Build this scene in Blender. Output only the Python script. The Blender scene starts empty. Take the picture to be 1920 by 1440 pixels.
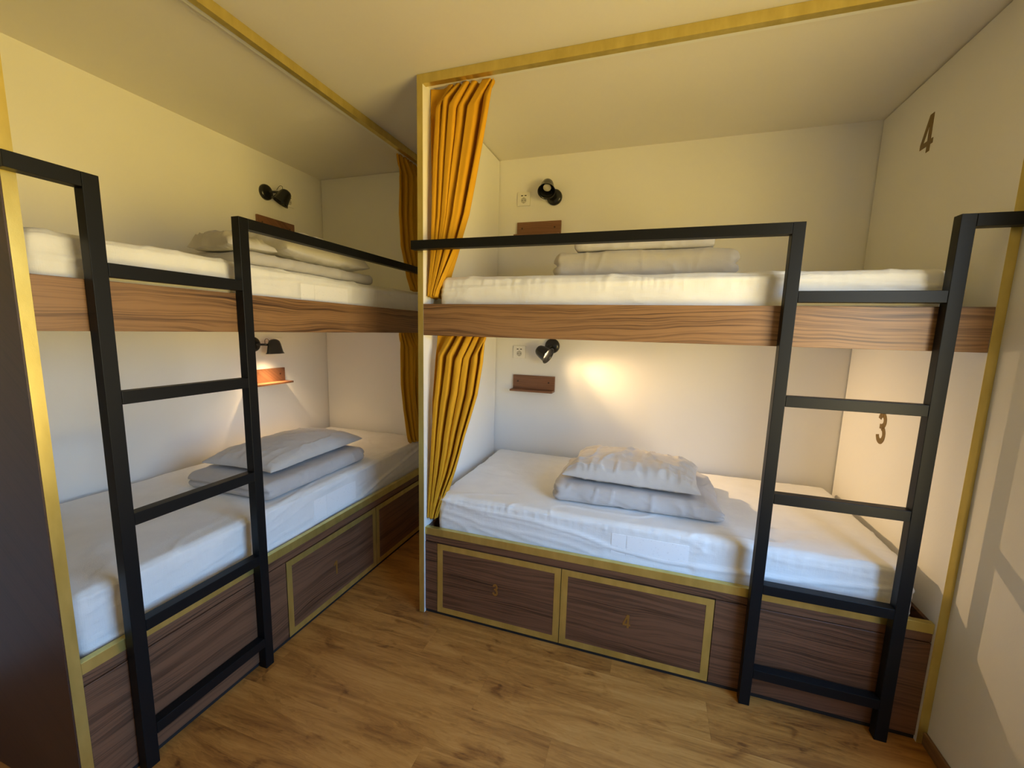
import bpy, bmesh, math, random
from mathutils import Vector, Matrix, noise
random.seed(7)
SC = bpy.context.scene
COL = SC.collection
PI = math.pi

# ---------------------------------------------------------------- room dimensions (metres)
H = 2.587          # ceiling height
D = 1.0            # back wall y
XL = -1.469        # left wall x
XR = 2.10          # right wall x
GX = -0.487        # front plane of the left bunk
YN = -3.1          # wall behind
T = 0.028          # bunk side panel thickness

# ---------------------------------------------------------------- materials
def new_mat(name):
    m = bpy.data.materials.new(name); m.use_nodes = True
    nt = m.node_tree; b = nt.nodes['Principled BSDF']
    return m, nt, b
def N(nt, typ, **kw):
    n = nt.nodes.new(typ)
    for k, v in kw.items():
        if k.startswith('i_'):
            key = k[2:]
            n.inputs[int(key) if key.isdigit() else key].default_value = v
        else: setattr(n, k, v)
    return n
def lk(nt, a, b): nt.links.new(a, b)
def mathn(nt, op, a, b=None, c=None):
    n = nt.nodes.new('ShaderNodeMath'); n.operation = op
    for i, v in enumerate((a, b, c)):
        if v is None: continue
        if isinstance(v, (int, float)): n.inputs[i].default_value = v
        else: nt.links.new(v, n.inputs[i])
    return n.outputs[0]
def ramp(nt, fac, stops):
    r = nt.nodes.new('ShaderNodeValToRGB')
    el = r.color_ramp.elements
    while len(el) < len(stops): el.new(.5)
    for e, (p, c) in zip(el, stops):
        e.position = p; e.color = (*c, 1)
    nt.links.new(fac, r.inputs[0]); return r.outputs[0]
def bump(nt, b, height, strength, dist):
    bn = N(nt, 'ShaderNodeBump'); bn.inputs['Strength'].default_value = strength
    bn.inputs['Distance'].default_value = dist
    lk(nt, height, bn.inputs['Height']); lk(nt, bn.outputs[0], b.inputs['Normal'])
def coords(nt, scale=(1, 1, 1), rot=(0, 0, 0)):
    g = N(nt, 'ShaderNodeNewGeometry'); mp = N(nt, 'ShaderNodeMapping')
    mp.inputs['Scale'].default_value = scale; mp.inputs['Rotation'].default_value = rot
    lk(nt, g.outputs['Position'], mp.inputs[0]); return mp.outputs[0]

def plain(name, col, rough=.5, metal=0., bumps=None, spec=None):
    m, nt, b = new_mat(name)
    b.inputs['Base Color'].default_value = (*col, 1)
    b.inputs['Roughness'].default_value = rough; b.inputs['Metallic'].default_value = metal
    if spec is not None: b.inputs['Specular IOR Level'].default_value = spec
    if bumps:
        sc, st, di = bumps
        t = N(nt, 'ShaderNodeTexNoise'); t.inputs['Scale'].default_value = sc; t.inputs['Detail'].default_value = 3
        lk(nt, coords(nt), t.inputs['Vector']); bump(nt, b, t.outputs['Fac'], st, di)
    return m

def wall_mat(name, col, sc=260):
    m, nt, b = new_mat(name)
    t = N(nt, 'ShaderNodeTexNoise'); t.inputs['Scale'].default_value = 1.3; t.inputs['Detail'].default_value = 4
    lk(nt, coords(nt), t.inputs['Vector'])
    c2 = tuple(x * .965 for x in col)
    lk(nt, ramp(nt, t.outputs['Fac'], [(.35, c2), (.65, col)]), b.inputs['Base Color'])
    b.inputs['Roughness'].default_value = .62
    t2 = N(nt, 'ShaderNodeTexNoise'); t2.inputs['Scale'].default_value = sc; t2.inputs['Detail'].default_value = 2
    lk(nt, coords(nt), t2.inputs['Vector']); bump(nt, b, t2.outputs['Fac'], .12, .002)
    return m

def gold_mat():
    m, nt, b = new_mat('brushed_gold')
    t = N(nt, 'ShaderNodeTexNoise'); t.inputs['Scale'].default_value = 22; t.inputs['Detail'].default_value = 5
    lk(nt, coords(nt, (1, 1, .35)), t.inputs['Vector'])
    lk(nt, ramp(nt, t.outputs['Fac'], [(.3, (.60, .47, .13)), (.7, (.74, .60, .19))]), b.inputs['Base Color'])
    b.inputs['Metallic'].default_value = .78
    b.inputs['Roughness'].default_value = .30
    t2 = N(nt, 'ShaderNodeTexNoise'); t2.inputs['Scale'].default_value = 400
    lk(nt, coords(nt), t2.inputs['Vector']); bump(nt, b, t2.outputs['Fac'], .1, .001)
    return m

def walnut(name, axis, dark, light, rough=.42, freq=46.):
    """laminate with the grain along axis ('x' or 'y')"""
    m, nt, b = new_mat(name)
    g = N(nt, 'ShaderNodeNewGeometry'); sp = N(nt, 'ShaderNodeSeparateXYZ'); lk(nt, g.outputs['Position'], sp.inputs[0])
    al = sp.outputs[0 if axis == 'x' else 1]; ac = sp.outputs[1 if axis == 'x' else 0]; z = sp.outputs[2]
    h = mathn(nt, 'ADD', z, mathn(nt, 'MULTIPLY', ac, .8))
    cb = N(nt, 'ShaderNodeCombineXYZ')
    lk(nt, mathn(nt, 'MULTIPLY', al, .9), cb.inputs[0]); lk(nt, mathn(nt, 'MULTIPLY', h, 3.), cb.inputs[1])
    n1 = N(nt, 'ShaderNodeTexNoise'); n1.inputs['Scale'].default_value = 1.3; n1.inputs['Detail'].default_value = 3; n1.inputs['Roughness'].default_value = .45
    lk(nt, cb.outputs[0], n1.inputs['Vector'])
    hh = mathn(nt, 'ADD', h, mathn(nt, 'MULTIPLY', n1.outputs['Fac'], .13))
    cw = N(nt, 'ShaderNodeCombineXYZ'); lk(nt, mathn(nt, 'MULTIPLY', al, .55), cw.inputs[0]); lk(nt, mathn(nt, 'MULTIPLY', hh, freq * 1.35), cw.inputs[1])
    nw = N(nt, 'ShaderNodeTexNoise'); nw.inputs['Scale'].default_value = 1.; nw.inputs['Detail'].default_value = 1.5; nw.inputs['Roughness'].default_value = .5
    lk(nt, cw.outputs[0], nw.inputs['Vector'])
    w = mathn(nt, 'SUBTRACT', 1., mathn(nt, 'ABSOLUTE', mathn(nt, 'MULTIPLY', mathn(nt, 'SUBTRACT', nw.outputs['Fac'], .5), 5.5)))
    w = mathn(nt, 'POWER', mathn(nt, 'MAXIMUM', w, 0.), 2.4)
    # band-strength variation
    c2 = N(nt, 'ShaderNodeCombineXYZ'); lk(nt, mathn(nt, 'MULTIPLY', al, .8), c2.inputs[0]); lk(nt, mathn(nt, 'MULTIPLY', hh, 16.), c2.inputs[1])
    n2 = N(nt, 'ShaderNodeTexNoise'); n2.inputs['Scale'].default_value = 1.6; n2.inputs['Detail'].default_value = 3
    lk(nt, c2.outputs[0], n2.inputs['Vector'])
    # fine fibres
    c3 = N(nt, 'ShaderNodeCombineXYZ'); lk(nt, mathn(nt, 'MULTIPLY', al, 9.), c3.inputs[0]); lk(nt, mathn(nt, 'MULTIPLY', hh, 420.), c3.inputs[1])
    n3 = N(nt, 'ShaderNodeTexNoise'); n3.inputs['Scale'].default_value = 1.; n3.inputs['Detail'].default_value = 2
    lk(nt, c3.outputs[0], n3.inputs['Vector'])
    s = mathn(nt, 'MULTIPLY', w, mathn(nt, 'MULTIPLY_ADD', n2.outputs['Fac'], 1.9, -.45))
    s = mathn(nt, 'ADD', s, mathn(nt, 'MULTIPLY', mathn(nt, 'SUBTRACT', n3.outputs['Fac'], .5), .75))
    s = mathn(nt, 'ADD', s, mathn(nt, 'MULTIPLY', mathn(nt, 'SUBTRACT', n2.outputs['Fac'], .5), .5))
    mid = tuple((a + c) / 2 for a, c in zip(dark, light))
    lk(nt, ramp(nt, s, [(-.0, light), (.35, tuple(a * .45 + c * .55 for a, c in zip(dark, light))), (.85, dark)]), b.inputs['Base Color'])
    b.inputs['Roughness'].default_value = rough
    bump(nt, b, n3.outputs['Fac'], .12, .001)
    return m

def floor_mat():
    m, nt, b = new_mat('oak_vinyl_planks')
    g = N(nt, 'ShaderNodeNewGeometry'); sp = N(nt, 'ShaderNodeSeparateXYZ'); lk(nt, g.outputs['Position'], sp.inputs[0])
    x, y = sp.outputs[0], sp.outputs[1]
    PW, PL = .185, 1.22
    yr = mathn(nt, 'DIVIDE', mathn(nt, 'ADD', y, 10.07), PW)
    row = mathn(nt, 'FLOOR', yr)
    wn = N(nt, 'ShaderNodeTexWhiteNoise'); wn.noise_dimensions = '1D'; lk(nt, row, wn.inputs['W'])
    xr = mathn(nt, 'ADD', mathn(nt, 'DIVIDE', x, PL), mathn(nt, 'MULTIPLY', wn.outputs['Value'], 7.))
    pid = mathn(nt, 'FLOOR', xr)
    c = N(nt, 'ShaderNodeCombineXYZ'); lk(nt, row, c.inputs[0]); lk(nt, pid, c.inputs[1])
    wn2 = N(nt, 'ShaderNodeTexWhiteNoise'); wn2.noise_dimensions = '2D'; lk(nt, c.outputs[0], wn2.inputs['Vector'])
    off = mathn(nt, 'MULTIPLY', wn2.outputs['Value'], 37.)
    # large soft figure
    c1 = N(nt, 'ShaderNodeCombineXYZ'); lk(nt, mathn(nt, 'MULTIPLY', x, 1.5), c1.inputs[0]); lk(nt, mathn(nt, 'MULTIPLY', y, 9.), c1.inputs[1]); lk(nt, off, c1.inputs[2])
    n1 = N(nt, 'ShaderNodeTexNoise'); n1.inputs['Scale'].default_value = 1.5; n1.inputs['Detail'].default_value = 6; n1.inputs['Roughness'].default_value = .6; n1.inputs['Distortion'].default_value = .7
    lk(nt, c1.outputs[0], n1.inputs['Vector'])
    # fibres
    c2 = N(nt, 'ShaderNodeCombineXYZ'); lk(nt, mathn(nt, 'MULTIPLY', x, 7.), c2.inputs[0])
    lk(nt, mathn(nt, 'ADD', mathn(nt, 'MULTIPLY', y, 130.), mathn(nt, 'MULTIPLY', n1.outputs['Fac'], 10.)), c2.inputs[1]); lk(nt, off, c2.inputs[2])
    n2 = N(nt, 'ShaderNodeTexNoise'); n2.inputs['Scale'].default_value = 1.; n2.inputs['Detail'].default_value = 4
    lk(nt, c2.outputs[0], n2.inputs['Vector'])
    # rings
    rg = mathn(nt, 'SINE', mathn(nt, 'MULTIPLY', n1.outputs['Fac'], 95.))
    # knots
    c3 = N(nt, 'ShaderNodeCombineXYZ'); lk(nt, mathn(nt, 'MULTIPLY', x, 4.2), c3.inputs[0]); lk(nt, mathn(nt, 'MULTIPLY', y, 8.5), c3.inputs[1]); lk(nt, off, c3.inputs[2])
    n3 = N(nt, 'ShaderNodeTexNoise'); n3.inputs['Scale'].default_value = 1.7; n3.inputs['Detail'].default_value = 3; n3.inputs['Distortion'].default_value = .9
    lk(nt, c3.outputs[0], n3.inputs['Vector'])
    kn = N(nt, 'ShaderNodeMapRange'); kn.inputs['From Min'].default_value = .59; kn.inputs['From Max'].default_value = .85
    lk(nt, n3.outputs['Fac'], kn.inputs['Value'])
    s = mathn(nt, 'MULTIPLY_ADD', n1.outputs['Fac'], 1.25, -.2)
    s = mathn(nt, 'ADD', s, mathn(nt, 'MULTIPLY', mathn(nt, 'SUBTRACT', n2.outputs['Fac'], .5), .55))
    s = mathn(nt, 'ADD', s, mathn(nt, 'MULTIPLY', rg, .035))
    s = mathn(nt, 'ADD', s, mathn(nt, 'MULTIPLY', mathn(nt, 'SUBTRACT', wn2.outputs['Value'], .5), .16))
    s = mathn(nt, 'SUBTRACT', s, mathn(nt, 'MULTIPLY', kn.outputs[0], .50))
    # seams
    fy = mathn(nt, 'FRACT', yr); fx = mathn(nt, 'FRACT', xr)
    sy = mathn(nt, 'LESS_THAN', fy, .008); sx = mathn(nt, 'LESS_THAN', fx, .0012)
    s = mathn(nt, 'SUBTRACT', s, mathn(nt, 'MULTIPLY', mathn(nt, 'MAXIMUM', sy, sx), .10))
    colr = ramp(nt, s, [(0., (.13, .046, .010)), (.28, (.31, .128, .027)), (.52, (.44, .200, .044)), (.85, (.55, .275, .075))])
    lk(nt, colr, b.inputs['Base Color'])
    b.inputs['Roughness'].default_value = .42
    bump(nt, b, n2.outputs['Fac'], .15, .001)
    return m

def cloth_mat(name, col, weave=900, strength=.25, sheen=.15):
    m, nt, b = new_mat(name)
    b.inputs['Roughness'].default_value = .85
    b.inputs['Sheen Weight'].default_value = sheen
    b.inputs['Specular IOR Level'].default_value = .2
    co = coords(nt)
    t = N(nt, 'ShaderNodeTexNoise'); t.inputs['Scale'].default_value = 9; t.inputs['Detail'].default_value = 4
    lk(nt, co, t.inputs['Vector'])
    c2 = tuple(x * .95 for x in col)
    lk(nt, ramp(nt, t.outputs['Fac'], [(.35, c2), (.65, col)]), b.inputs['Base Color'])
    fs = []
    for sc in ((1, 1, .06), (.06, .06, 1), ):
        tn = N(nt, 'ShaderNodeTexNoise'); tn.inputs['Scale'].default_value = weave * .35; tn.inputs['Detail'].default_value = 1
        lk(nt, coords(nt, sc), tn.inputs['Vector']); fs.append(tn.outputs['Fac'])
    cr = N(nt, 'ShaderNodeTexNoise'); cr.inputs['Scale'].default_value = 28; cr.inputs['Detail'].default_value = 5; cr.inputs['Distortion'].default_value = .6
    lk(nt, co, cr.inputs['Vector'])
    hsum = mathn(nt, 'ADD', mathn(nt, 'ADD', fs[0], fs[1]), mathn(nt, 'MULTIPLY', cr.outputs['Fac'], 3.))
    bump(nt, b, hsum, strength, .002)
    return m

def emit_mat(name, col, s):
    m = bpy.data.materials.new(name); m.use_nodes = True; nt = m.node_tree
    nt.nodes.remove(nt.nodes['Principled BSDF'])
    e = N(nt, 'ShaderNodeEmission'); e.inputs[0].default_value = (*col, 1); e.inputs[1].default_value = s
    lk(nt, e.outputs[0], nt.nodes['Material Output'].inputs[0]); return m

M_WALL = wall_mat('white_wall_paint', (.80, .79, .765))
M_CEIL = wall_mat('white_ceiling_paint', (.80, .77, .72))
M_PANEL = wall_mat('white_laminate_panel', (.80, .79, .765), 120)
M_GOLD = gold_mat()
M_BOARD_X = walnut('walnut_laminate_rail', 'x', (.050, .020, .008), (.285, .150, .062), freq=62)
M_BOARD_Y = walnut('walnut_laminate_side_rail', 'y', (.050, .020, .008), (.285, .150, .062), freq=62)
M_BASE_X = walnut('shaded_walnut_laminate', 'x', (.030, .012, .006), (.155, .070, .036), freq=52)  # same laminate as the boards; shade is put into the darker tone
M_BASE_Y = walnut('shaded_walnut_laminate_side', 'y', (.034, .014, .007), (.165, .078, .041), freq=52)  # left-hand base, likewise the board laminate with shade in its colour
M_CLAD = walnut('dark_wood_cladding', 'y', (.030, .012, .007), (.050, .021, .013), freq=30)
M_SHELF = walnut('walnut_shelf', 'x', (.12, .05, .025), (.22, .10, .05), freq=60)
M_FLOOR = floor_mat()
M_BLACK = plain('black_powder_coat', (.0050, .0055, .0065), .42, 0., (500, .15, .001), .20)
M_LAMP = plain('black_satin_lamp', (.010, .010, .010), .22)
M_DARK = plain('plinth_shadow_black', (.008, .007, .007), .7)  # black stands in for the floor shadow beneath the drawers
M_SHEET = cloth_mat('white_cotton_sheet', (.80, .80, .80))
def label_mat():
    m, nt, b = new_mat('mattress_label')
    v = N(nt, 'ShaderNodeTexVoronoi'); v.distance = 'CHEBYCHEV'; v.inputs['Scale'].default_value = 1.
    lk(nt, coords(nt, (60, 60, 75)), v.inputs['Vector'])
    t = N(nt, 'ShaderNodeTexNoise'); t.inputs['Scale'].default_value = 420.; lk(nt, coords(nt), t.inputs['Vector'])
    a = mathn(nt, 'LESS_THAN', v.outputs['Distance'], .16)
    a = mathn(nt, 'MULTIPLY', a, mathn(nt, 'GREATER_THAN', t.outputs['Fac'], .5))
    lk(nt, ramp(nt, a, [(0., (.87, .87, .88)), (1., (.74, .74, .76))]), b.inputs['Base Color'])
    b.inputs['Roughness'].default_value = .85; return m
M_LABEL = label_mat()
M_GREY = cloth_mat('light_grey_bed_linen', (.50, .485, .49), 900, .25)
M_GREYT = cloth_mat('pale_grey_pillowcase', (.56, .545, .54), 900, .25)
M_CURT = cloth_mat('mustard_curtain_fabric', (.60, .315, .018), 700, .06, .0)
M_PLAST = plain('white_plastic', (.78, .77, .73), .35)
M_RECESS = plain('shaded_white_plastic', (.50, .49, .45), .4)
M_HOLE = plain('dark_socket_hole', (.02, .02, .02), .6)
M_NUM = plain('bronze_number_vinyl', (.20, .125, .035), .5, .3)
M_NUMD = plain('gold_number_vinyl', (.26, .125, .022), .45, .3)
M_BASEB = walnut('oak_baseboard', 'y', (.10, .05, .022), (.22, .12, .055), freq=30)
M_BULB = emit_mat('lit_bulb', (1., .74, .42), 30.)
M_BULBOFF = plain('unlit_bulb_glass', (.75, .72, .62), .15)
M_TRACK = plain('white_curtain_track', (.80, .80, .78), .4)

# ---------------------------------------------------------------- mesh helpers
def finish(bm):
    bmesh.ops.recalc_face_normals(bm, faces=bm.faces)
def link(name, bm, mat, parent=None, origin=None, smooth=False, bevel=0., seg=2):
    """link bm (world coordinates) as ONE object; its origin is placed at `origin` (or at the parent's)"""
    finish(bm)
    if parent is not None: o0 = ORG[parent.name]
    elif origin is not None: o0 = Vector(origin)
    else:
        xs = [v.co.x for v in bm.verts]; ys = [v.co.y for v in bm.verts]; zs = [v.co.z for v in bm.verts]
        o0 = Vector(((min(xs) + max(xs)) / 2, (min(ys) + max(ys)) / 2, min(zs)))
    bm.transform(Matrix.Translation(-o0))
    me = bpy.data.meshes.new(name); bm.to_mesh(me); bm.free()
    me.materials.append(mat)
    if smooth:
        for p in me.polygons: p.use_smooth = True
    o = bpy.data.objects.new(name, me); COL.objects.link(o)
    if parent is not None: o.parent = parent
    else: o.location = o0
    ORG[o.name] = o0
    if bevel:
        b = o.modifiers.new('bevel', 'BEVEL'); b.width = bevel; b.segments = seg; b.limit_method = 'ANGLE'
    return o
ORG = {}
def thing(name, label, cat, loc, group=None):
    o = bpy.data.objects.new(name, None); COL.objects.link(o); o.location = loc; o.empty_display_size = .1
    ORG[o.name] = Vector(loc); tag(o, label, cat, group); return o
def tag(o, label, cat, group=None):
    o['label'] = label; o['category'] = cat
    if group: o['group'] = group
    return o
def struct(name, bm, mat, parent=None, **kw):
    o = link(name, bm, mat, parent, **kw)
    if parent is None: o['kind'] = 'structure'
    return o
def B(): return bmesh.new()
def box(bm, x0, x1, y0, y1, z0, z1, f=None):
    vs = []
    for x in (x0, x1):
        for y in (y0, y1):
            for z in (z0, z1):
                p = (x, y, z)
                vs.append(bm.verts.new(f(*p) if f else p))
    for q in ((0, 1, 3, 2), (4, 6, 7, 5), (0, 4, 5, 1), (2, 3, 7, 6), (0, 2, 6, 4), (1, 5, 7, 3)):
        bm.faces.new([vs[i] for i in q])
    return bm
def frame_of(n):
    n = Vector(n).normalized()
    a = Vector((0, 0, 1)) if abs(n.z) < .9 else Vector((1, 0, 0))
    u = n.cross(a).normalized(); v = n.cross(u); return n, u, v
def lathe(bm, origin, axis, prof, seg=40, cap0=False, cap1=False):
    n, u, v = frame_of(axis); o = Vector(origin); rings = []
    for (t, r) in prof:
        rings.append([bm.verts.new(o + n * t + (u * math.cos(a) + v * math.sin(a)) * r) for a in [2 * PI * i / seg for i in range(seg)]])
    for a, b in zip(rings, rings[1:]):
        for i in range(seg):
            bm.faces.new((a[i], a[(i + 1) % seg], b[(i + 1) % seg], b[i]))
    if cap0: bm.faces.new(rings[0])
    if cap1: bm.faces.new(rings[-1])
    return bm
def tube(bm, pts, r, seg=10):
    pts = [Vector(p) for p in pts]; rings = []; pu = None
    for i, p in enumerate(pts):
        d = (pts[min(i + 1, len(pts) - 1)] - pts[max(i - 1, 0)]).normalized()
        if pu is None: _, u, v = frame_of(d)
        else:
            u = (pu - d * pu.dot(d)).normalized(); v = d.cross(u)
        pu = u
        rings.append([bm.verts.new(p + (u * math.cos(a) + v * math.sin(a)) * r) for a in [2 * PI * k / seg for k in range(seg)]])
    for a, b in zip(rings, rings[1:]):
        for k in range(seg): bm.faces.new((a[k], a[(k + 1) % seg], b[(k + 1) % seg], b[k]))
    bm.faces.new(rings[0]); bm.faces.new(rings[-1]); return bm

# local bunk frames: s along the bed from its curtain end, d depth from the front plane, z up
def FR(s, d, z): return (s, d, z)
def FL(s, d, z): return (GX - d, .991 - s, z)

# ---------------------------------------------------------------- the room
b = B(); box(b, XL - .2, XR + .2, YN - .2, D + .2, -.1, 0); struct('floor', b, M_FLOOR)
b = B(); box(b, XL - .2, XR + .2, YN - .2, D + .2, H, H + .12); struct('ceiling', b, M_CEIL)
b = B(); box(b, XL - .2, XR + .2, D, D + .15, 0, H); struct('wall_back', b, M_WALL)
b = B(); box(b, XL - .15, XL, YN, D, 0, H); struct('wall_left', b, M_WALL)
b = B(); box(b, XL - .2, XR + .2, YN - .15, YN, 0, H); struct('wall_front', b, M_WALL)
WY0, WY1, WZ0, WZ1 = -1.75, -.42, .55, 2.20      # window in the right wall, beside and behind the camera's right shoulder
b = B()
box(b, XR, XR + .15, WY1, D, 0, H); box(b, XR, XR + .15, YN, WY0, 0, H)
box(b, XR, XR + .15, WY0, WY1, 0, WZ0); box(b, XR, XR + .15, WY0, WY1, WZ1, H)
struct('wall_right', b, M_WALL)
b = B()
for (a0, a1, c0, c1) in ((WY0, WY0 + .05, WZ0, WZ1), (WY1 - .05, WY1, WZ0, WZ1), (WY0, WY1, WZ0, WZ0 + .05), (WY0, WY1, WZ1 - .05, WZ1)):
    box(b, XR + .08, XR + .13, a0, a1, c0, c1)
struct('window_1', b, M_PLAST)
b = B(); box(b, XR - .012, XR - .0005, YN + .001, -.0005, .0005, .05); struct('baseboard_right', b, M_BASEB, bevel=.002)

# ---------------------------------------------------------------- number shapes
def digit(bm, ch, P, h, th, W=1.0):
    """P(u, v, w) places glyph coordinates; u to the right, v up, w out of the surface"""
    cnt = [0]
    def prism(poly):
        cnt[0] += 1; t2 = th * (1 + .12 * (cnt[0] % 5))
        a = [bm.verts.new(P(u * h * W, v * h, 0)) for u, v in poly]
        c = [bm.verts.new(P(u * h * W, v * h, t2)) for u, v in poly]
        bm.faces.new(a); bm.faces.new(c[::-1]); n = len(a)
        for i in range(n): bm.faces.new((a[i], a[(i + 1) % n], c[(i + 1) % n], c[i]))
    def ribbon(pts, w):
        L = []
        for i, p in enumerate(pts):
            q0 = pts[max(i - 1, 0)]; q1 = pts[min(i + 1, len(pts) - 1)]
            dx, dy = q1[0] - q0[0], q1[1] - q0[1]; l = math.hypot(dx, dy)
            nx, ny = -dy / l * w / 2, dx / l * w / 2
            L.append(((p[0] + nx, p[1] + ny), (p[0] - nx, p[1] - ny)))
        for (a, a2), (c, c2) in zip(L, L[1:]): prism([a, c, c2, a2])
    if ch == '1':
        prism([(.24, 0), (.42, 0), (.42, 1), (.24, 1)]); prism([(.24, 1), (.24, .80), (.04, .68), (.04, .86)])
    elif ch == '4':
        prism([(.33, 0), (.49, 0), (.49, 1), (.33, 1)]); prism([(.0, .17), (.60, .17), (.60, .31), (.0, .31)])
        prism([(.0, .31), (.15, .31), (.44, 1), (.30, 1)])
    else:
        w = .175
        top = [(.26 + .165 * math.cos(math.radians(a)), .735 + .185 * math.sin(math.radians(a))) for a in range(170, -91, -10)]
        bot = [(.265 + .19 * math.cos(math.radians(a)), .30 + .22 * math.sin(math.radians(a))) for a in range(90, -171, -10)]
        ribbon(top, w); ribbon(bot, w); prism([(.15, .47), (.30, .47), (.30, .62), (.15, .62)])

# ---------------------------------------------------------------- bunk beds
def bunk(F, L, depth, label, near, wood_b, wood_d, draws, nums, zg0, zg1, rec):
    """near=True: the free end panel is dark outside and both ends show"""
    base = F(L / 2, depth / 2, 0)
    root = thing('bunk_bed', label, 'bunk bed', base, 'built-in bunk beds')
    e = .0012
    # side panels
    for k, (s0, s1) in enumerate(((-T, 0), (L, L + T))):
        b = B(); box(b, s0, s1 - (0 if not (near == False and k) else .0008), 0, depth - .0075, .001, H - .007, F)
        p = link('side_panel', b, M_PANEL, root)
        b = B(); box(b, s0 - e * 0, s1 - (0 if not (near == False and k) else .0008), -e, 0, .001, H - .0008, F)
        link('gold_edge', b, M_GOLD, p)
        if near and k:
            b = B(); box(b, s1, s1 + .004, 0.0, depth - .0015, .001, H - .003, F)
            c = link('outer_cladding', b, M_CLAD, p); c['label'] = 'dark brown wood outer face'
    # gold top rail with white curtain tracks
    b = B(); box(b, 0, L, 0 - e, .028, H - .040, H - .0008, F); link('top_rail', b, M_GOLD, root)
    b = B(); box(b, .001, L - .001, .032, .062, H - .030, H - .001, F); link('curtain_track', b, M_TRACK, root)
    # upper berth
    b = B(); box(b, .0006, L - .0006, 0 if not rec else .0, .02, 1.4470, 1.5935, F); link('bed_board', b, wood_b, root, bevel=.001)
    b = B(); box(b, .001, L - .001, .0205, depth - .002, 1.449, 1.480, F); link('berth_slab', b, M_PANEL, root)
    # lower berth box
    r = rec
    b = B(); box(b, .001, L - .001, r + .003, r + .021, .400, zg0 - .0005, F); link('fascia', b, wood_d, root, bevel=.001)
    b = B(); box(b, .001, L - .001, r, r + .024, zg0, zg1, F); link('edge_trim', b, M_GOLD, root, bevel=.0008)
    b = B(); box(b, .001, L - .001, r + .026, depth - .002, .395, .425, F); link('berth_slab', b, wood_d, root)
    # inner upstand along the ends, seen as a dark wedge between trim and mattress
    for s0, s1 in ((.001, .012), (L - .014, L - .001)):
        b = B(); box(b, s0, s1, r + .0245, depth - .002, .4255, zg1 - .004, F); link('end_batten', b, wood_d, root)
    b = B(); box(b, .001, L - .001, r + .006, r + .040, .0008, .0175, F); link('plinth_shadow_strip', b, M_DARK, root)  # toe kick set forward so its black draws the shadow line under the drawers
    # front filler panels
    d_end = draws[-1][1]
    for s0, s1 in ((.0015, draws[0][0] - .003), (d_end + .003, L - .001)):
        b = B(); box(b, s0, s1, r + .001, r + .019, .019, .3965, F); link('front_panel', b, wood_d, root, bevel=.0012)
    for (s0, s1), num in zip(draws, nums):
        b = B(); z0, z1 = .0185, .3955
        box(b, s0, s1, r + .001, r + .019, z0, z1, F)
        dr = link('drawer', b, wood_d, root, bevel=.001)
        w = .030; y0, y1 = r - .0004, r + .0009
        b = B()
        box(b, s0, s1, y0, y1, z1 - w, z1, F); box(b, s0, s1, y0, y1, z0, z0 + w, F)
        box(b, s0, s0 + w, y0, y1, z0 + w, z1 - w, F); box(b, s1 - w, s1, y0, y1, z0 + w, z1 - w, F)
        link('drawer_trim', b, M_GOLD, dr)
        if num:
            ch, ns, nz, nh = num
            b = B()
            if F is FR: P = lambda u, v, ww: (ns + u, y1 - .0008 - ww, nz + v)
            else: P = lambda u, v, ww: (GX - y1 + .0008 + ww, .991 - ns + u, nz + v)
            digit(b, ch, P, nh, .0008, .85); link('number', b, M_NUMD, dr)
    return root

DR = [(.0718, .7125), (.7155, 1.3585)]
DL = [(.072, .7225), (.7265, 1.392)]
bunkR = bunk(FR, 2.072, D, 'right-hand two-tier built-in bunk with gold edges and drawers marked 3 and 4', False,
             M_BOARD_X, M_BASE_X, DR, [('3', .3760, .182, .062), ('4', 1.0000, .178, .064)], .4350, .4728, .009)
bunkL = bunk(FL, 2.127, XL * -1 + GX, 'left-hand two-tier built-in bunk with gold edges and a drawer marked 1', True,
             M_BOARD_Y, M_BASE_Y, DL, [None, ('1', 1.092, .158, .076)], .4380, .4760, 0.)
# bunk numbers on the inner face of the right end panel
pr_ = [c for c in bunkR.children if c.name.startswith('side_panel')][1]
for ch, y0, z0, h in (('4', .606, 2.262, .150), ('3', .610, 1.002, .148)):
    b = B(); digit(b, ch, lambda u, v, w: (2.072 - .0002 - w, y0 - u, z0 + v), h, .001, 1.0)
    link('number', b, M_NUM, pr_)

# ---------------------------------------------------------------- ladders
def ladder(F, s_in, s_out, end_in, end_out, d0, d1, label, rz):
    a = .0394; zt = 1.875
    root = thing('bunk_ladder', label, 'ladder', F((s_in + s_out) / 2 + .01, (d0 + d1) / 2, 0), 'black steel ladders')
    for s in (s_in, s_out):
        b = B(); box(b, s, s + a, d0, d1, .0008, zt, F); link('stile', b, M_BLACK, root, bevel=.0015)
    for z in rz:
        b = B(); box(b, s_in + a + .0003, s_out - .0003, d0, d1, z - a, z, F); link('rung', b, M_BLACK, root, bevel=.0015)
    b = B(); box(b, end_in, s_in - .0003, d0, d1, zt - a, zt, F); link('handrail', b, M_BLACK, root, bevel=.0015)
    b = B(); box(b, s_out + a + .0003, end_out, d0, d1, zt - a, zt, F); link('handrail', b, M_BLACK, root, bevel=.0015)
    for s in (-T / 2, end_out - .02 if F is FL else 2.086):
        b = B(); lathe(b, F(s, d1, zt - a / 2), Vector(F(0, 1, 0)) - Vector(F(0, 0, 0)), [(0, .009), (max(-.0014 - d1, .0006), .009)], 16, True, True)
        link('spacer', b, M_BLACK, root)
    return root
ladder(FR, 1.4724, 1.9254, -.040, XR - .001, -.0435, -.0045, 'black ladder with five rungs fixed to the right-hand bunk beside the right wall', (1.6423, 1.2697, .8989, .5297, .165))
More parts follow.
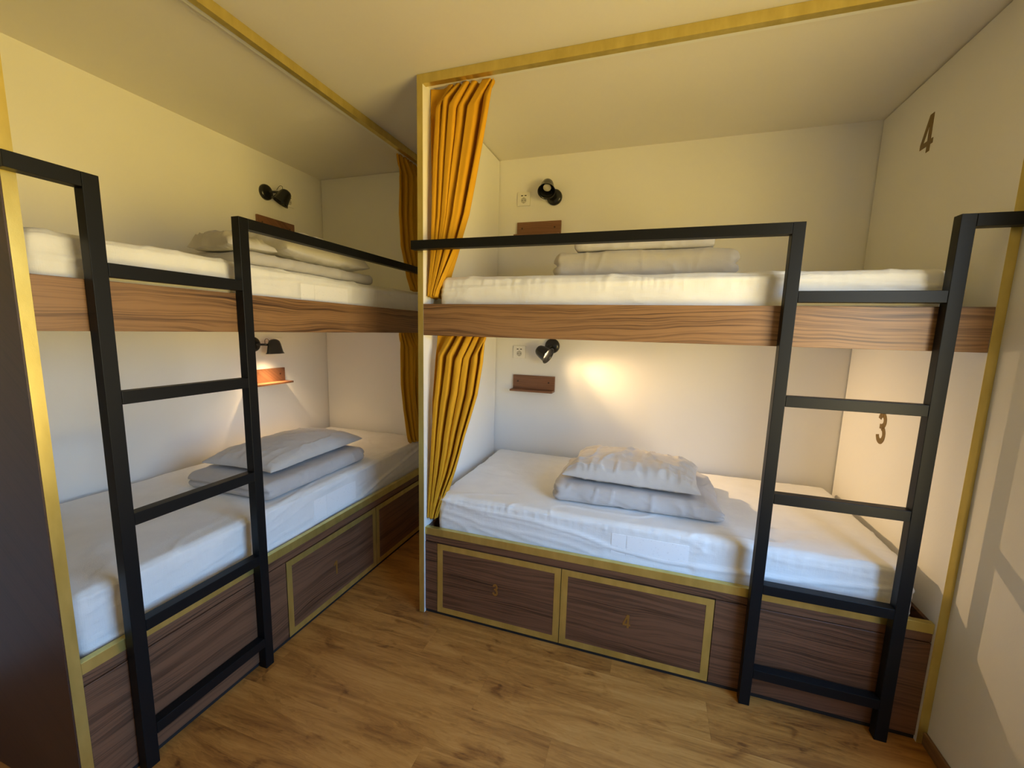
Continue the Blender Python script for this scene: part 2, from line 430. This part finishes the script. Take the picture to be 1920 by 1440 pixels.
ladder(FL, 1.518, 1.977, -.020, 2.165, -.0400, -.0020, 'black ladder with five rungs fixed to the left-hand bunk near the dark end panel', (1.6423, 1.2697, .8870, .5240, .1450))

# ---------------------------------------------------------------- soft things
def fbm(p, sc, oct=4):
    return noise.fractal(Vector(p) * sc, 1.0, 2.0, oct)
def ridge(x, p=3.):
    return max(0., 1 - abs(x)) ** p
def soft_box(x0, x1, y0, y1, z0, z1, r, step, disp, F):
    bm = B()
    dims = [(x0, x1), (y0, y1), (z0, z1)]
    n = [max(2, int(round((b_ - a_) / step))) for a_, b_ in dims]
    cache = {}
    def V(i, j, k):
        key = (i, j, k)
        if key in cache: return cache[key]
        p = Vector([dims[q][0] + (dims[q][1] - dims[q][0]) * (i, j, k)[q] / n[q] for q in range(3)])
        # concentrate samples near the rounding
        inner = Vector([min(max(p[q], dims[q][0] + r), dims[q][1] - r) for q in range(3)])
        dv = p - inner
        nn = dv.normalized() if dv.length > 1e-9 else Vector((0, 0, 1))
        p2 = inner + nn * r
        p2 = p2 + disp(p2, nn)
        v = bm.verts.new(F(*p2)); cache[key] = v; return v
    for i in range(n[0]):
        for j in range(n[1]):
            for k in (0, n[2]): bm.faces.new((V(i, j, k), V(i + 1, j, k), V(i + 1, j + 1, k), V(i, j + 1, k)))
    for i in range(n[0]):
        for k in range(n[2]):
            for j in (0, n[1]): bm.faces.new((V(i, j, k), V(i + 1, j, k), V(i + 1, j, k + 1), V(i, j, k + 1)))
    for j in range(n[1]):
        for k in range(n[2]):
            for i in (0, n[0]): bm.faces.new((V(i, j, k), V(i, j + 1, k), V(i, j + 1, k + 1), V(i, j, k + 1)))
    return bm

def interp(tab, x):
    if x <= tab[0][0]: return tab[0][1]
    for (a, va), (c, vc) in zip(tab, tab[1:]):
        if x <= c: return va + (vc - va) * (x - a) / (c - a)
    return tab[-1][1]

def mattress(F, s0, s1, d0, d1, z0, z1, label, seam, seed, lab, rad=.035):
    so = Vector((seed * 3.1, seed * 7.7, 0))
    def disp(p, n):
        q = Vector(p) + so
        out = 0.; fl = 1.
        if lab and n.y < -.5:
            ax = max(lab[0] - p.x, p.x - lab[1], lab[2] - p.z, p.z - lab[3], 0.)
            fl = min(1., ax / .03)
        hgt = (p.z - z0) / (z1 - z0)
        if hgt < .06: return Vector((0, 0, 0))
        # gentle sag and unevenness
        out += .0036 * fbm(q, 4.5, 3)
        front = max(0., -n.y)
        top = max(0., n.z)
        # fitted-sheet creases, short vertical pulls under the top edge
        c = noise.noise(Vector((q.x * 34, q.z * 3, 1.3)))
        edge = math.exp(-((hgt - .86) / .16) ** 2)
        out += front * .0030 * edge * ridge(c * 2.4, 2)
        # long diagonal tension lines
        c2 = noise.noise(Vector((q.x * 2.2 + q.z * 3, (q.z * 14 + q.x * 1.4), seed)))
        out += front * .0042 * ridge(c2 * 5.5, 3)
        c3 = noise.noise(Vector((q.x * 3.1 - q.y * 2.0, q.y * 6 + q.x * 1.7, seed + 4)))
        out += top * .0070 * ridge(c3 * 5.0, 3) * math.exp(-min(p.y - d0, .9) * 1.2)
        # corner gathers
        for sc in (s0, s1):
            dd = abs(p.x - sc)
            if dd < .22:
                a = math.atan2(p.z - z0 + .02, dd + .02)
                out += .003 * (1 - dd / .22) * front * ridge(math.sin(a * 17 + seed) * 1.3, 2)
                if abs(n.x) > .3: out += .003 * abs(n.x) * ridge(noise.noise(Vector((q.y * 9 + q.z * 8, q.z * 14, 3))) * 3, 2)
        v = Vector(n) * out * fl
        # piping of the cover hem
        if seam and front > .4:
            zs = interp(seam, p.x); t = (p.z - zs)
            v += Vector((0, -1, 0)) * (.0085 * math.exp(-(t / .0065) ** 2) + .0025 * (1 - math.tanh(t / .008)) * fl)
        if top > .5: v += Vector((0, 0, -.006 * math.exp(-((p.y - d0) / .10) ** 2) * (.6 + .6 * noise.noise(Vector((q.x * 2.4, 0, 5))))))
        if p.z + v.z > z1: v.z = z1 - p.z
        if p.z + v.z < z0 + .0005: v.z = z0 + .0005 - p.z
        if p.y + v.y < d0 - .0105: v.y = d0 - .0105 - p.y
        return v
    bm = soft_box(s0, s1, d0, d1, z0, z1, rad, .0080, disp, F)
    o = link('mattress', bm, M_SHEET, smooth=True)
    tag(o, label, 'mattress', 'mattresses in white fitted sheets')
    if lab:
        ls0, ls1, lz0, lz1, sp = lab
        df = d0 - .0014
        for q0, q1 in ((ls0, sp - .002), (sp + .002, ls1)):
            bm = B(); box(bm, q0, q1, df, df + .002, lz0, lz1, F)
            l = link('care_label', bm, M_LABEL, o); l['label'] = 'paper label showing faintly through the sheet'
    return o

seamR = [(.05, .628), (.25, .600), (.56, .590), (.77, .563), (.94, .522), (1.16, .503), (1.43, .520), (1.66, .532), (1.95, .565)]
mattress(FR, .056, 2.020, .045, .955, .4262, .648, 'white-sheeted mattress on the lower berth of the right-hand bunk', seamR, 1, (.926, 1.247, .500, .594, .990), .030)
mattress(FR, .062, 1.975, .045, .955, 1.4812, 1.727, 'white-sheeted mattress on the upper berth of the right-hand bunk', [(0, 1.66), (.6, 1.685), (1.4, 1.700), (2., 1.660)], 2, None)
mattress(FL, .022, 2.100, .052, .950, .4262, .662, 'white-sheeted mattress on the lower berth of the left-hand bunk', [(0, .63), (.4, .56), (.8, .48), (1.2, .47), (2., .47)], 3, (.838, 1.160, .470, .594, 1.070), .030)
mattress(FL, .022, 2.105, .052, .950, 1.4812, 1.727, 'white-sheeted mattress on the upper berth of the left-hand bunk', [(0, 1.712), (.5, 1.700), (1.2, 1.682), (1.5, 1.655), (2., 1.650)], 4, (.860, 1.182, 1.600, 1.677, 1.098))

def pillow(F, cs, cd, z, L, W, Th, yaw, label, seed, tilt=0., flat=.24, name='pillow', mat=None, wr=1., sx=0.):
    nu, nv = 110, 80; bm = B(); so = seed * 5.3
    grids = []
    ca, sa = math.cos(yaw), math.sin(yaw)
    for side in (1, -1):
        g = []
        for i in range(nu + 1):
            row = []
            for j in range(nv + 1):
                u = math.sin(PI / 2 * (2 * i / nu - 1)); v = math.sin(PI / 2 * (2 * j / nv - 1))
                pu, pv = 1 - abs(u) ** 2.3, 1 - abs(v) ** 2.3
                h = Th * (max(pu, 0) ** .40) * (max(pv, 0) ** .40)
                x = L / 2 * u * (1 - .055 * (1 - v * v)); y = W / 2 * v * (1 - .06 * (1 - u * u))
                edge = min(1., (pu * pv) ** .5 * 2.2)
                # creases running in from the edges
                w = ridge(noise.noise(Vector((x * 17 + so, y * 3.0, side))) * 2.6, 2.5) * math.exp(-(1 - abs(v)) * 2.0)
                w += ridge(noise.noise(Vector((x * 3.2 + so, y * 17, side + 3))) * 2.6, 2.5) * math.exp(-(1 - abs(u)) * 2.6)
                w += .8 * ridge(noise.noise(Vector((x * 7 + y * 4 + so, y * 7 - x * 5, 2))) * 4.0, 3)
                h += wr * edge * (.0115 * w + .008 * fbm((x + so, y, side), 6, 3))
                zz = h * (1 - flat) if side > 0 else -h * flat
                zz += sx * x
                X = cs + x * ca - y * sa; Y = cd + x * sa + y * ca
                wob = .006 * noise.noise(Vector((u * 2.2 + so, v * 2.2, 9)))
                row.append((X + wob, Y + wob, z + max(.0008, Th * flat + zz + tilt * y)))
            g.append(row)
        grids.append(g)
    top = [[bm.verts.new(F(*p)) for p in r] for r in grids[0]]
    bot = [[None] * (nv + 1) for _ in range(nu + 1)]
    for i in range(nu + 1):
        for j in range(nv + 1):
            bot[i][j] = top[i][j] if (i in (0, nu) or j in (0, nv)) else bm.verts.new(F(*grids[1][i][j]))
    for g in (top, bot):
        for i in range(nu):
            for j in range(nv):
                bm.faces.new((g[i][j], g[i + 1][j], g[i + 1][j + 1], g[i][j + 1]))
    o = link(name, bm, mat or M_GREYT, smooth=True)
    return tag(o, label, 'pillow', 'pillows on the folded duvets')

def duvet(F, cs, cd, z, L, W, Th, yaw, label, seed, grooves=1, flap=0., wr=1., rad=None, name='folded_duvet', mat=None, cat='duvet', grp='folded duvets on the mattresses'):
    ca, sa = math.cos(yaw), math.sin(yaw)
    r = rad or min(Th * .46, .05)
    def disp(p, n):
        q = (p.x + seed, p.y, p.z)
        out = .006 * fbm(q, 4.5, 3) * wr
        c = noise.noise(Vector((p.x * 15 + seed, p.y * 2.5, p.z * 6)))
        out += .0045 * wr * ridge(c * 2.6, 2.5) * (1 if abs(n.z) < .9 else .45)
        c = noise.noise(Vector((p.x * 6 + p.z * 18 + seed, p.y * 6 - p.x * 3, p.z * 9 + 2)))
        out += .003 * wr * ridge(c * 4., 3)
        v = Vector(n) * out
        hz = p.z / Th
        endness = max(abs(n.x), max(0., n.y))
        for gidx in range(grooves):
            g = (gidx + 1) / (grooves + 1) + .06 * noise.noise(Vector((p.x * 3, p.y * 3, seed + gidx)))
            v -= Vector((n.x, n.y, 0)) * endness * .020 * math.exp(-((hz - g) / .07) ** 2)
        if n.z < -.5: v = Vector((v.x, v.y, max(0., v.z)))
        # thins towards the loose right-hand end
        if flap and p.x > L * .5 - flap:
            t = (p.x - (L * .5 - flap)) / flap
            v.z -= p.z * .45 * t * t
        if p.z + v.z < 0: v.z = -p.z
        if p.z + v.z > Th: v.z = Th - p.z + .15 * (p.z + v.z - Th)
        return v
    def G(x, y, zz):
        return F(cs + x * ca - y * sa, cd + x * sa + y * ca, z + zz)
    bm = soft_box(-L / 2, L / 2, -W / 2, W / 2, 0, Th, r, .0085, disp, G)
    o = link(name, bm, mat or M_GREY, smooth=True)
    return tag(o, label, cat, grp)

# lower right
duvet(FR, 1.005, .435, .6495, .78, .52, .090, 0.02, 'folded grey duvet under the pillow on the lower right-hand berth', 1, 1, .16, wr=1.5)
pillow(FR, .985, .420, .742, .64, .42, .122, -.05, 'plump pale grey pillow on the folded duvet of the lower right-hand berth', 1, wr=1.6)
# upper right
duvet(FR, .965, .42, 1.7285, .81, .40, .125, 0.0, 'thick folded cream-grey duvet lying on the upper right-hand berth', 2, 1, .0)
duvet(FR, .962, .40, 1.8552, .61, .32, .085, 0., 'flat squared pillow on the duvet of the upper right-hand berth, behind the handrail', 9, 0, .0, wr=1.2, name='pillow', mat=M_GREYT, cat='pillow', grp='pillows on the folded duvets', rad=.026)
# lower left
duvet(FL, 1.025, .365, .6635, .73, .53, .085, -.02, 'folded grey duvet under the pillow on the lower left-hand berth', 3, 1, .0)
pillow(FL, .965, .385, .7505, .70, .44, .112, -.03, 'smooth grey pillow on the folded duvet of the lower left-hand berth', 3, wr=.7)
# upper left
duvet(FL, .995, .31, 1.7285, .85, .44, .055, -.02, 'thin folded grey duvet edge showing on the upper left-hand berth', 4, 0, .0)
pillow(FL, .920, .30, 1.7855, .63, .42, .160, -.04, 'crumpled pillow on the upper left-hand berth, beside the ladder', 4, wr=1.5)

o = pillow(FL, 1.350, .25, 1.7855, .22, .28, .080, .12, 'crumpled grey linen bundle at the near end of the upper left-hand duvet', 6, flat=.2, name='folded_linen', mat=M_GREY, wr=1.8)
o['category'] = 'bed linen'; del o['group']

# ---------------------------------------------------------------- curtains
def curtain(F, z0, z1, left, right, nf, dc, label, seed, amp0=.022, pinch=.10):
    nu, nv = 26 * nf, 120; bm = B(); g = []
    rnd = random.Random(seed); ph = [rnd.uniform(-1.0, 1.0) for _ in range(nf + 3)]
    wd = [rnd.uniform(.6, 1.5) for _ in range(nf)]; tot = sum(wd); cum = [0]
    for w in wd: cum.append(cum[-1] + w / tot)
    def phase(u):
        for i in range(nf):
            if u <= cum[i + 1] + 1e-9: return i + (u - cum[i]) / (cum[i + 1] - cum[i])
        return nf
    for j in range(nv + 1):
        t = j / nv; z = z1 + (z0 - z1) * t
        l, r = interp(left, z), interp(right, z); w = r - l
        drop = z1 - z
        # slanted pinched heading that breaks at `pinch` below the top
        k = math.exp(-(drop / pinch) ** 2)
        row = []
        for i in range(nu + 1):
            u = i / nu; f = phase(u)
            br = pinch * (.75 + .5 * noise.noise(Vector((u * 5, seed, 2))))
            sl = max(0., 1 - drop / br)
            fi = int(min(f, nf - 1)); a = f * 2 * PI
            am = amp0 * (.45 + .75 * min(1., drop / br)) * (1 + .4 * ph[fi])
            narrow = min(2.0, (.30 / max(w, .04)) ** .45)
            env = min(1., u * 9, (1 - u) * 7)
            A = am * narrow * (.35 + .65 * env)
            s = math.sin(a + .9 * noise.noise(Vector((u * 2.5, z * 1.2, seed)))) + .22 * math.sin(2.0 * a + 6 * noise.noise(Vector((u * 2, z * .9, seed + 8)))); s = max(-1., min(1., s))
            prof = math.copysign(abs(s) ** .85, s)
            uu = u + (.10 * math.cos(a) - .125 * math.sin(2 * a)) / nf * (1 - .4 * k) * env + sl * .95 / nf * env
            # kinks where the pleats break
            kink = math.exp(-((drop - br) / .022) ** 2)
            y = dc + A * prof - kink * .012 * max(0., s) + .003 * noise.noise(Vector((u * 5, z * 5, seed)))
            x = l + w * min(1., max(0., uu)) + .006 * noise.noise(Vector((u * 4, z * 2.2, seed + 3))) * (1 - k)
            lo = 1. if t < 1 else 1.
            row.append(bm.verts.new(F(max(x, .0035), max(y, .0225), z + (.010 * noise.noise(Vector((u * 9, seed, 1))) if j == nv else 0))))
        g.append(row)
    for j in range(nv):
        for i in range(nu):
            bm.faces.new((g[j][i], g[j][i + 1], g[j + 1][i + 1], g[j + 1][i]))
    o = link('curtain', bm, M_CURT, smooth=True)
    m = o.modifiers.new('thickness', 'SOLIDIFY'); m.thickness = .0012; m.offset = 0
    return tag(o, label, 'curtain', 'mustard curtains')
CU_L = [(1.62, .004), (1.75, .006), (2.0, .008), (2.25, .006), (2.57, .006)]
CU_R = [(1.62, .048), (1.66, .060), (1.77, .112), (1.875, .163), (2.0, .205), (2.137, .234), (2.30, .268), (2.44, .293), (2.57, .314)]
curtain(FR, 1.628, H - .034, CU_L, CU_R, 6, .064, 'mustard curtain gathered to the left on the upper right-hand berth', 11, .031, .12)
CL_L = [(.50, .004), (.82, .008), (1.118, .014), (1.366, .036), (1.448, .042)]
CL_R = [(.50, .046), (.54, .056), (.666, .100), (.76, .138), (.87, .173), (.96, .196), (1.09, .236), (1.17, .260), (1.326, .284), (1.448, .292)]
curtain(FR, .515, 1.4475, CL_L, CL_R, 6, .064, 'mustard curtain gathered to the left on the lower right-hand berth', 12, .031, .14)
CUL_R = [(1.62, .13), (1.732, .195), (1.813, .257), (2.0, .336), (2.196, .356), (2.424, .345), (2.57, .354)]
CUL_L = [(1.62, .05), (1.85, .09), (2.57, .10)]
curtain(FL, 1.735, H - .034, CUL_L, CUL_R, 6, .060, 'mustard curtain at the shaded far end of the upper left-hand berth', 13, .022, .13)
CLL_R = [(.60, .22), (.71, .268), (.918, .325), (1.105, .353), (1.319, .356), (1.448, .347)]
CLL_L = [(.60, .06), (1.448, .10)]
curtain(FL, .672, 1.4475, CLL_L, CLL_R, 6, .060, 'mustard curtain at the shaded far end of the lower left-hand berth', 14, .022, .13)

# ---------------------------------------------------------------- shelves
def shelf(kind, a0, a1, z0, z1, dep, label):
    """kind 'B' on the back wall (a = x), 'L' on the left wall (a = y)"""
    if kind == 'B': f = lambda a, d, z: (a, D - d, z)
    else: f = lambda a, d, z: (XL + d, a, z)
    root = thing('wall_shelf', label, 'shelf', f((a0 + a1) / 2, .0005, z0), 'small walnut wall shelves')
    b = B(); box(b, a0, a1, .0006, .016, z0 + .013, z1, f); link('back_plate', b, M_SHELF, root, bevel=.001)
    b = B(); box(b, a0, a1, .0006, dep, z0, z0 + .0128, f); link('ledge', b, M_SHELF, root, bevel=.001)
    for q in (.12, .86):
        b = B(); lathe(b, f(a0 + (a1 - a0) * q, .016, z0 + .062), Vector(f(0, 1, 0)) - Vector(f(0, 0, 0)), [(0, .006), (.001, .006)], 16, False, True); link('screw_cap', b, M_CLAD, root)
    return root
shelf('B', .135, .430, 2.084, 2.186, .088, 'small walnut wall shelf above the upper right-hand berth, below the unlit lamp')
shelf('B', .135, .430, 1.072, 1.177, .088, 'small walnut wall shelf above the lower right-hand berth, below the lit lamp')
shelf('L', .400, .703, 2.084, 2.187, .092, 'small walnut wall shelf on the left wall, partly hidden by the left ladder handrail')
shelf('L', .262, .558, 1.072, 1.176, .092, 'small walnut wall shelf lit by the lamp above the lower left-hand berth')

# ---------------------------------------------------------------- sockets
def socket(kind, ca, cz, label):
    h = .043
    if kind == 'B': f = lambda a, d, z: (ca + a, D - d, cz + z)
    else: f = lambda a, d, z: (XL + d, ca + a, cz + z)
    root = thing('wall_socket', label, 'socket', f(0, .0004, -h), 'white wall sockets')
    b = B(); box(b, -h, h, .0005, .0110, -h, h, f); link('frame', b, M_PLAST, root, bevel=.0015)
    ax = Vector(f(0, 1, 0)) - Vector(f(0, 0, 0))
    b = B(); box(b, -.029, .029, .0111, .0118, -.030, .030, f); p = link('insert', b, M_PLAST, root, bevel=.0005)
    b = B(); lathe(b, f(0, .0119, -.010), ax, [(0, .0185), (.0016, .0185), (.0016, .0165), (.0002, .0160)], 32, False, True); link('plug_recess', b, M_RECESS, p)
    b = B()
    for a in (-.0095, .0095): lathe(b, f(a, .0121, -.010), ax, [(0, .0026), (.0008, .0026)], 12, False, True)
    box(b, -.003, .003, .0121, .0132, -.0285, -.0245, f); box(b, -.003, .003, .0121, .0132, .0045, .0085, f)
    link('pin_hole', b, M_HOLE, p)
    for a in (-.012, .012):
        b = B(); box(b, a - .0065, a + .0065, .0119, .0124, .0170, .0225, f); link('usb_port', b, M_HOLE, p)
    return root
socket('B', .174, 2.334, 'white wall socket beside the unlit lamp of the upper right-hand berth')
socket('B', .173, 1.334, 'white wall socket beside the lit lamp of the lower right-hand berth')
socket('L', .672, 2.345, 'white wall socket half hidden behind the lamp of the upper left-hand berth')
socket('L', .510, 1.342, 'white wall socket half hidden behind the lamp of the lower left-hand berth')

# ---------------------------------------------------------------- reading lamps
def lamp(base, nrm, rim, aim, lit, label, loop):
    base, nrm, rim, aim = Vector(base), Vector(nrm), Vector(rim), Vector(aim).normalized()
    root = thing('reading_lamp', label, 'lamp', base, 'black reading lamps')
    b = B(); lathe(b, base + nrm * .0008, nrm, [(0, .050), (.008, .050), (.016, .0475), (.022, .040), (.0255, .024), (.0265, .0)], 40, True); link('wall_mount', b, M_LAMP, root, smooth=True)
    LN = .098; apex = rim - aim * LN
    att = apex + aim * .038
    # arm
    side = (base + nrm * .045 - att); side = (side - aim * side.dot(aim)).normalized()
    hub = att + side * .030
    b = B(); tube(b, [base + nrm * .020, base + nrm * .045, (base + nrm * .045).lerp(hub, .5), hub], .0075, 12); link('arm', b, M_LAMP, root, smooth=True)
    # shade
    prof = [(0, .0), (.002, .014), (.008, .026), (.018, .034), (.034, .039), (.060, .044), (.085, .049), (.092, .052), (.0965, .0560), (.098, .0562), (.0965, .0525), (.088, .0475), (.06, .0425), (.036, .037), (.020, .032), (.010, .024), (.005, .0)]
    b = B(); lathe(b, apex, aim, prof, 48); s = link('lamp_shade', b, M_LAMP, root, smooth=True)
    # wire loop
    pts = []
    n_, u_, v_ = frame_of(side)
    up = Vector((0, 0, 1)); up = (up - side * up.dot(side)).normalized()
    for k in range(13):
        a = PI * k / 12
        pts.append(att + side * (.036 + .012 * math.cos(a) + .006) + up * (.012 + .028 * math.sin(a) ** .6 if 0 < k < 12 else 0.))
    if loop: b = B(); tube(b, pts, .0016, 8); link('handle', b, M_LAMP, root, smooth=True)
    # bulb
    b = B(); lathe(b, apex + aim * .030, aim, [(0, .012), (.010, .019), (.030, .0255), (.032, .024), (.031, .0)], 32, True); link('bulb', b, M_BULB if lit else M_BULBOFF, s, smooth=True)
    return apex + aim * .066, aim
lamp((.378, D, 2.331), (0, -1, 0), (.350, .895, 2.338), (.08, -.60, -.79), False, 'unlit black reading lamp facing the room above the upper right-hand berth', False)
p3, a3 = lamp((.402, D, 1.383), (0, -1, 0), (.405, .882, 1.322), (.86, -.24, -.44), True, 'lit black reading lamp turned to the right above the lower right-hand berth', False)
lamp((XL, .486, 2.346), (1, 0, 0), (-1.385, .520, 2.285), (-.36, -.38, -.85), False, 'unlit black reading lamp on the left wall above the upper left-hand berth', True)
p1, a1 = lamp((XL, .322, 1.345), (1, 0, 0), (-1.345, .385, 1.286), (.05, .02, -1.), True, 'lit black reading lamp pointing down onto the lower left-hand shelf', True)

def spot(name, p, aim, w, cone, col, blend=.4, r=.012):
    l = bpy.data.lights.new(name, 'SPOT'); l.energy = w; l.spot_size = math.radians(cone); l.spot_blend = blend
    l.color = col; l.shadow_soft_size = r
    o = bpy.data.objects.new(name, l); COL.objects.link(o); o.location = p
    o.rotation_euler = Vector(aim).to_track_quat('-Z', 'Y').to_euler(); return o
WARM = (1., .66, .32)
spot('bulb_light', p3, a3, 11., 107, WARM, 1.)
spot('bulb_beam', p3, (1.69, -.17, -.62), 42., 62, WARM, 1.)
spot('bulb_light', p1, a1, 9., 116, WARM, 1.)
spot('bulb_beam', p1, (-.06, .02, -1.), 16., 75, WARM, 1.)

# ---------------------------------------------------------------- daylight: sky above, sunlit greenery below the horizon
w = bpy.data.worlds.new('outdoor_light'); SC.world = w; w.use_nodes = True
nt = w.node_tree; bg = nt.nodes['Background']
tc = N(nt, 'ShaderNodeTexCoord'); sp = N(nt, 'ShaderNodeSeparateXYZ'); lk(nt, tc.outputs['Generated'], sp.inputs[0])
mr = N(nt, 'ShaderNodeMapRange'); mr.inputs['From Min'].default_value = -1; mr.inputs['From Max'].default_value = 1
lk(nt, sp.outputs[2], mr.inputs['Value'])
GR = (1.44, 1.05, .29)
lk(nt, ramp(nt, mr.outputs[0], [(0., tuple(g * .30 for g in GR)), (.14, tuple(g * .45 for g in GR)), (.31, GR), (.47, tuple(g * 1.1 for g in GR)), (.55, (.40, .74, 1.20)), (1., (.26, .62, 1.28))]), bg.inputs[0])
bg.inputs[1].default_value = 6.5
pl = bpy.data.lights.new('window_portal', 'AREA'); pl.shape = 'RECTANGLE'; pl.size = WY1 - WY0; pl.size_y = WZ1 - WZ0
pl.cycles.is_portal = True
po = bpy.data.objects.new('window_portal', pl); COL.objects.link(po); po.location = (XR + .14, (WY0 + WY1) / 2, (WZ0 + WZ1) / 2)
po.rotation_euler = Vector((-1, 0, 0)).to_track_quat('-Z', 'Z').to_euler()

# ---------------------------------------------------------------- camera
yaw, pitch, roll = .3223, -.1421, .0257
fw = Vector((-math.sin(yaw) * math.cos(pitch), math.cos(yaw) * math.cos(pitch), math.sin(pitch)))
rt = Vector((math.cos(yaw), math.sin(yaw), 0)); up = rt.cross(fw)
r2 = rt * math.cos(roll) + up * math.sin(roll); u2 = up * math.cos(roll) - rt * math.sin(roll)
cam = bpy.data.cameras.new('camera'); co = bpy.data.objects.new('camera', cam); COL.objects.link(co)
cam.sensor_width = 36; cam.lens = 792.95 / 1920 * 36; cam.clip_start = .02
cam.shift_x = 3.63 / 1920; cam.shift_y = 12.73 / 1920
co.matrix_world = Matrix(((r2.x, u2.x, -fw.x, 1.0441), (r2.y, u2.y, -fw.y, -1.798), (r2.z, u2.z, -fw.z, 1.4804), (0, 0, 0, 1)))
SC.camera = co

vs = SC.view_settings
SC.display_settings.display_device = 'sRGB'
vs.view_transform = 'Standard'; vs.look = 'None'; vs.gamma = 1; vs.use_curve_mapping = False; vs.exposure = .52
SC.cycles.use_denoising = True
SC.cycles.max_bounces = 12; SC.cycles.diffuse_bounces = 8; SC.cycles.sample_clamp_indirect = 6
SC.cycles.caustics_reflective = False; SC.cycles.caustics_refractive = False
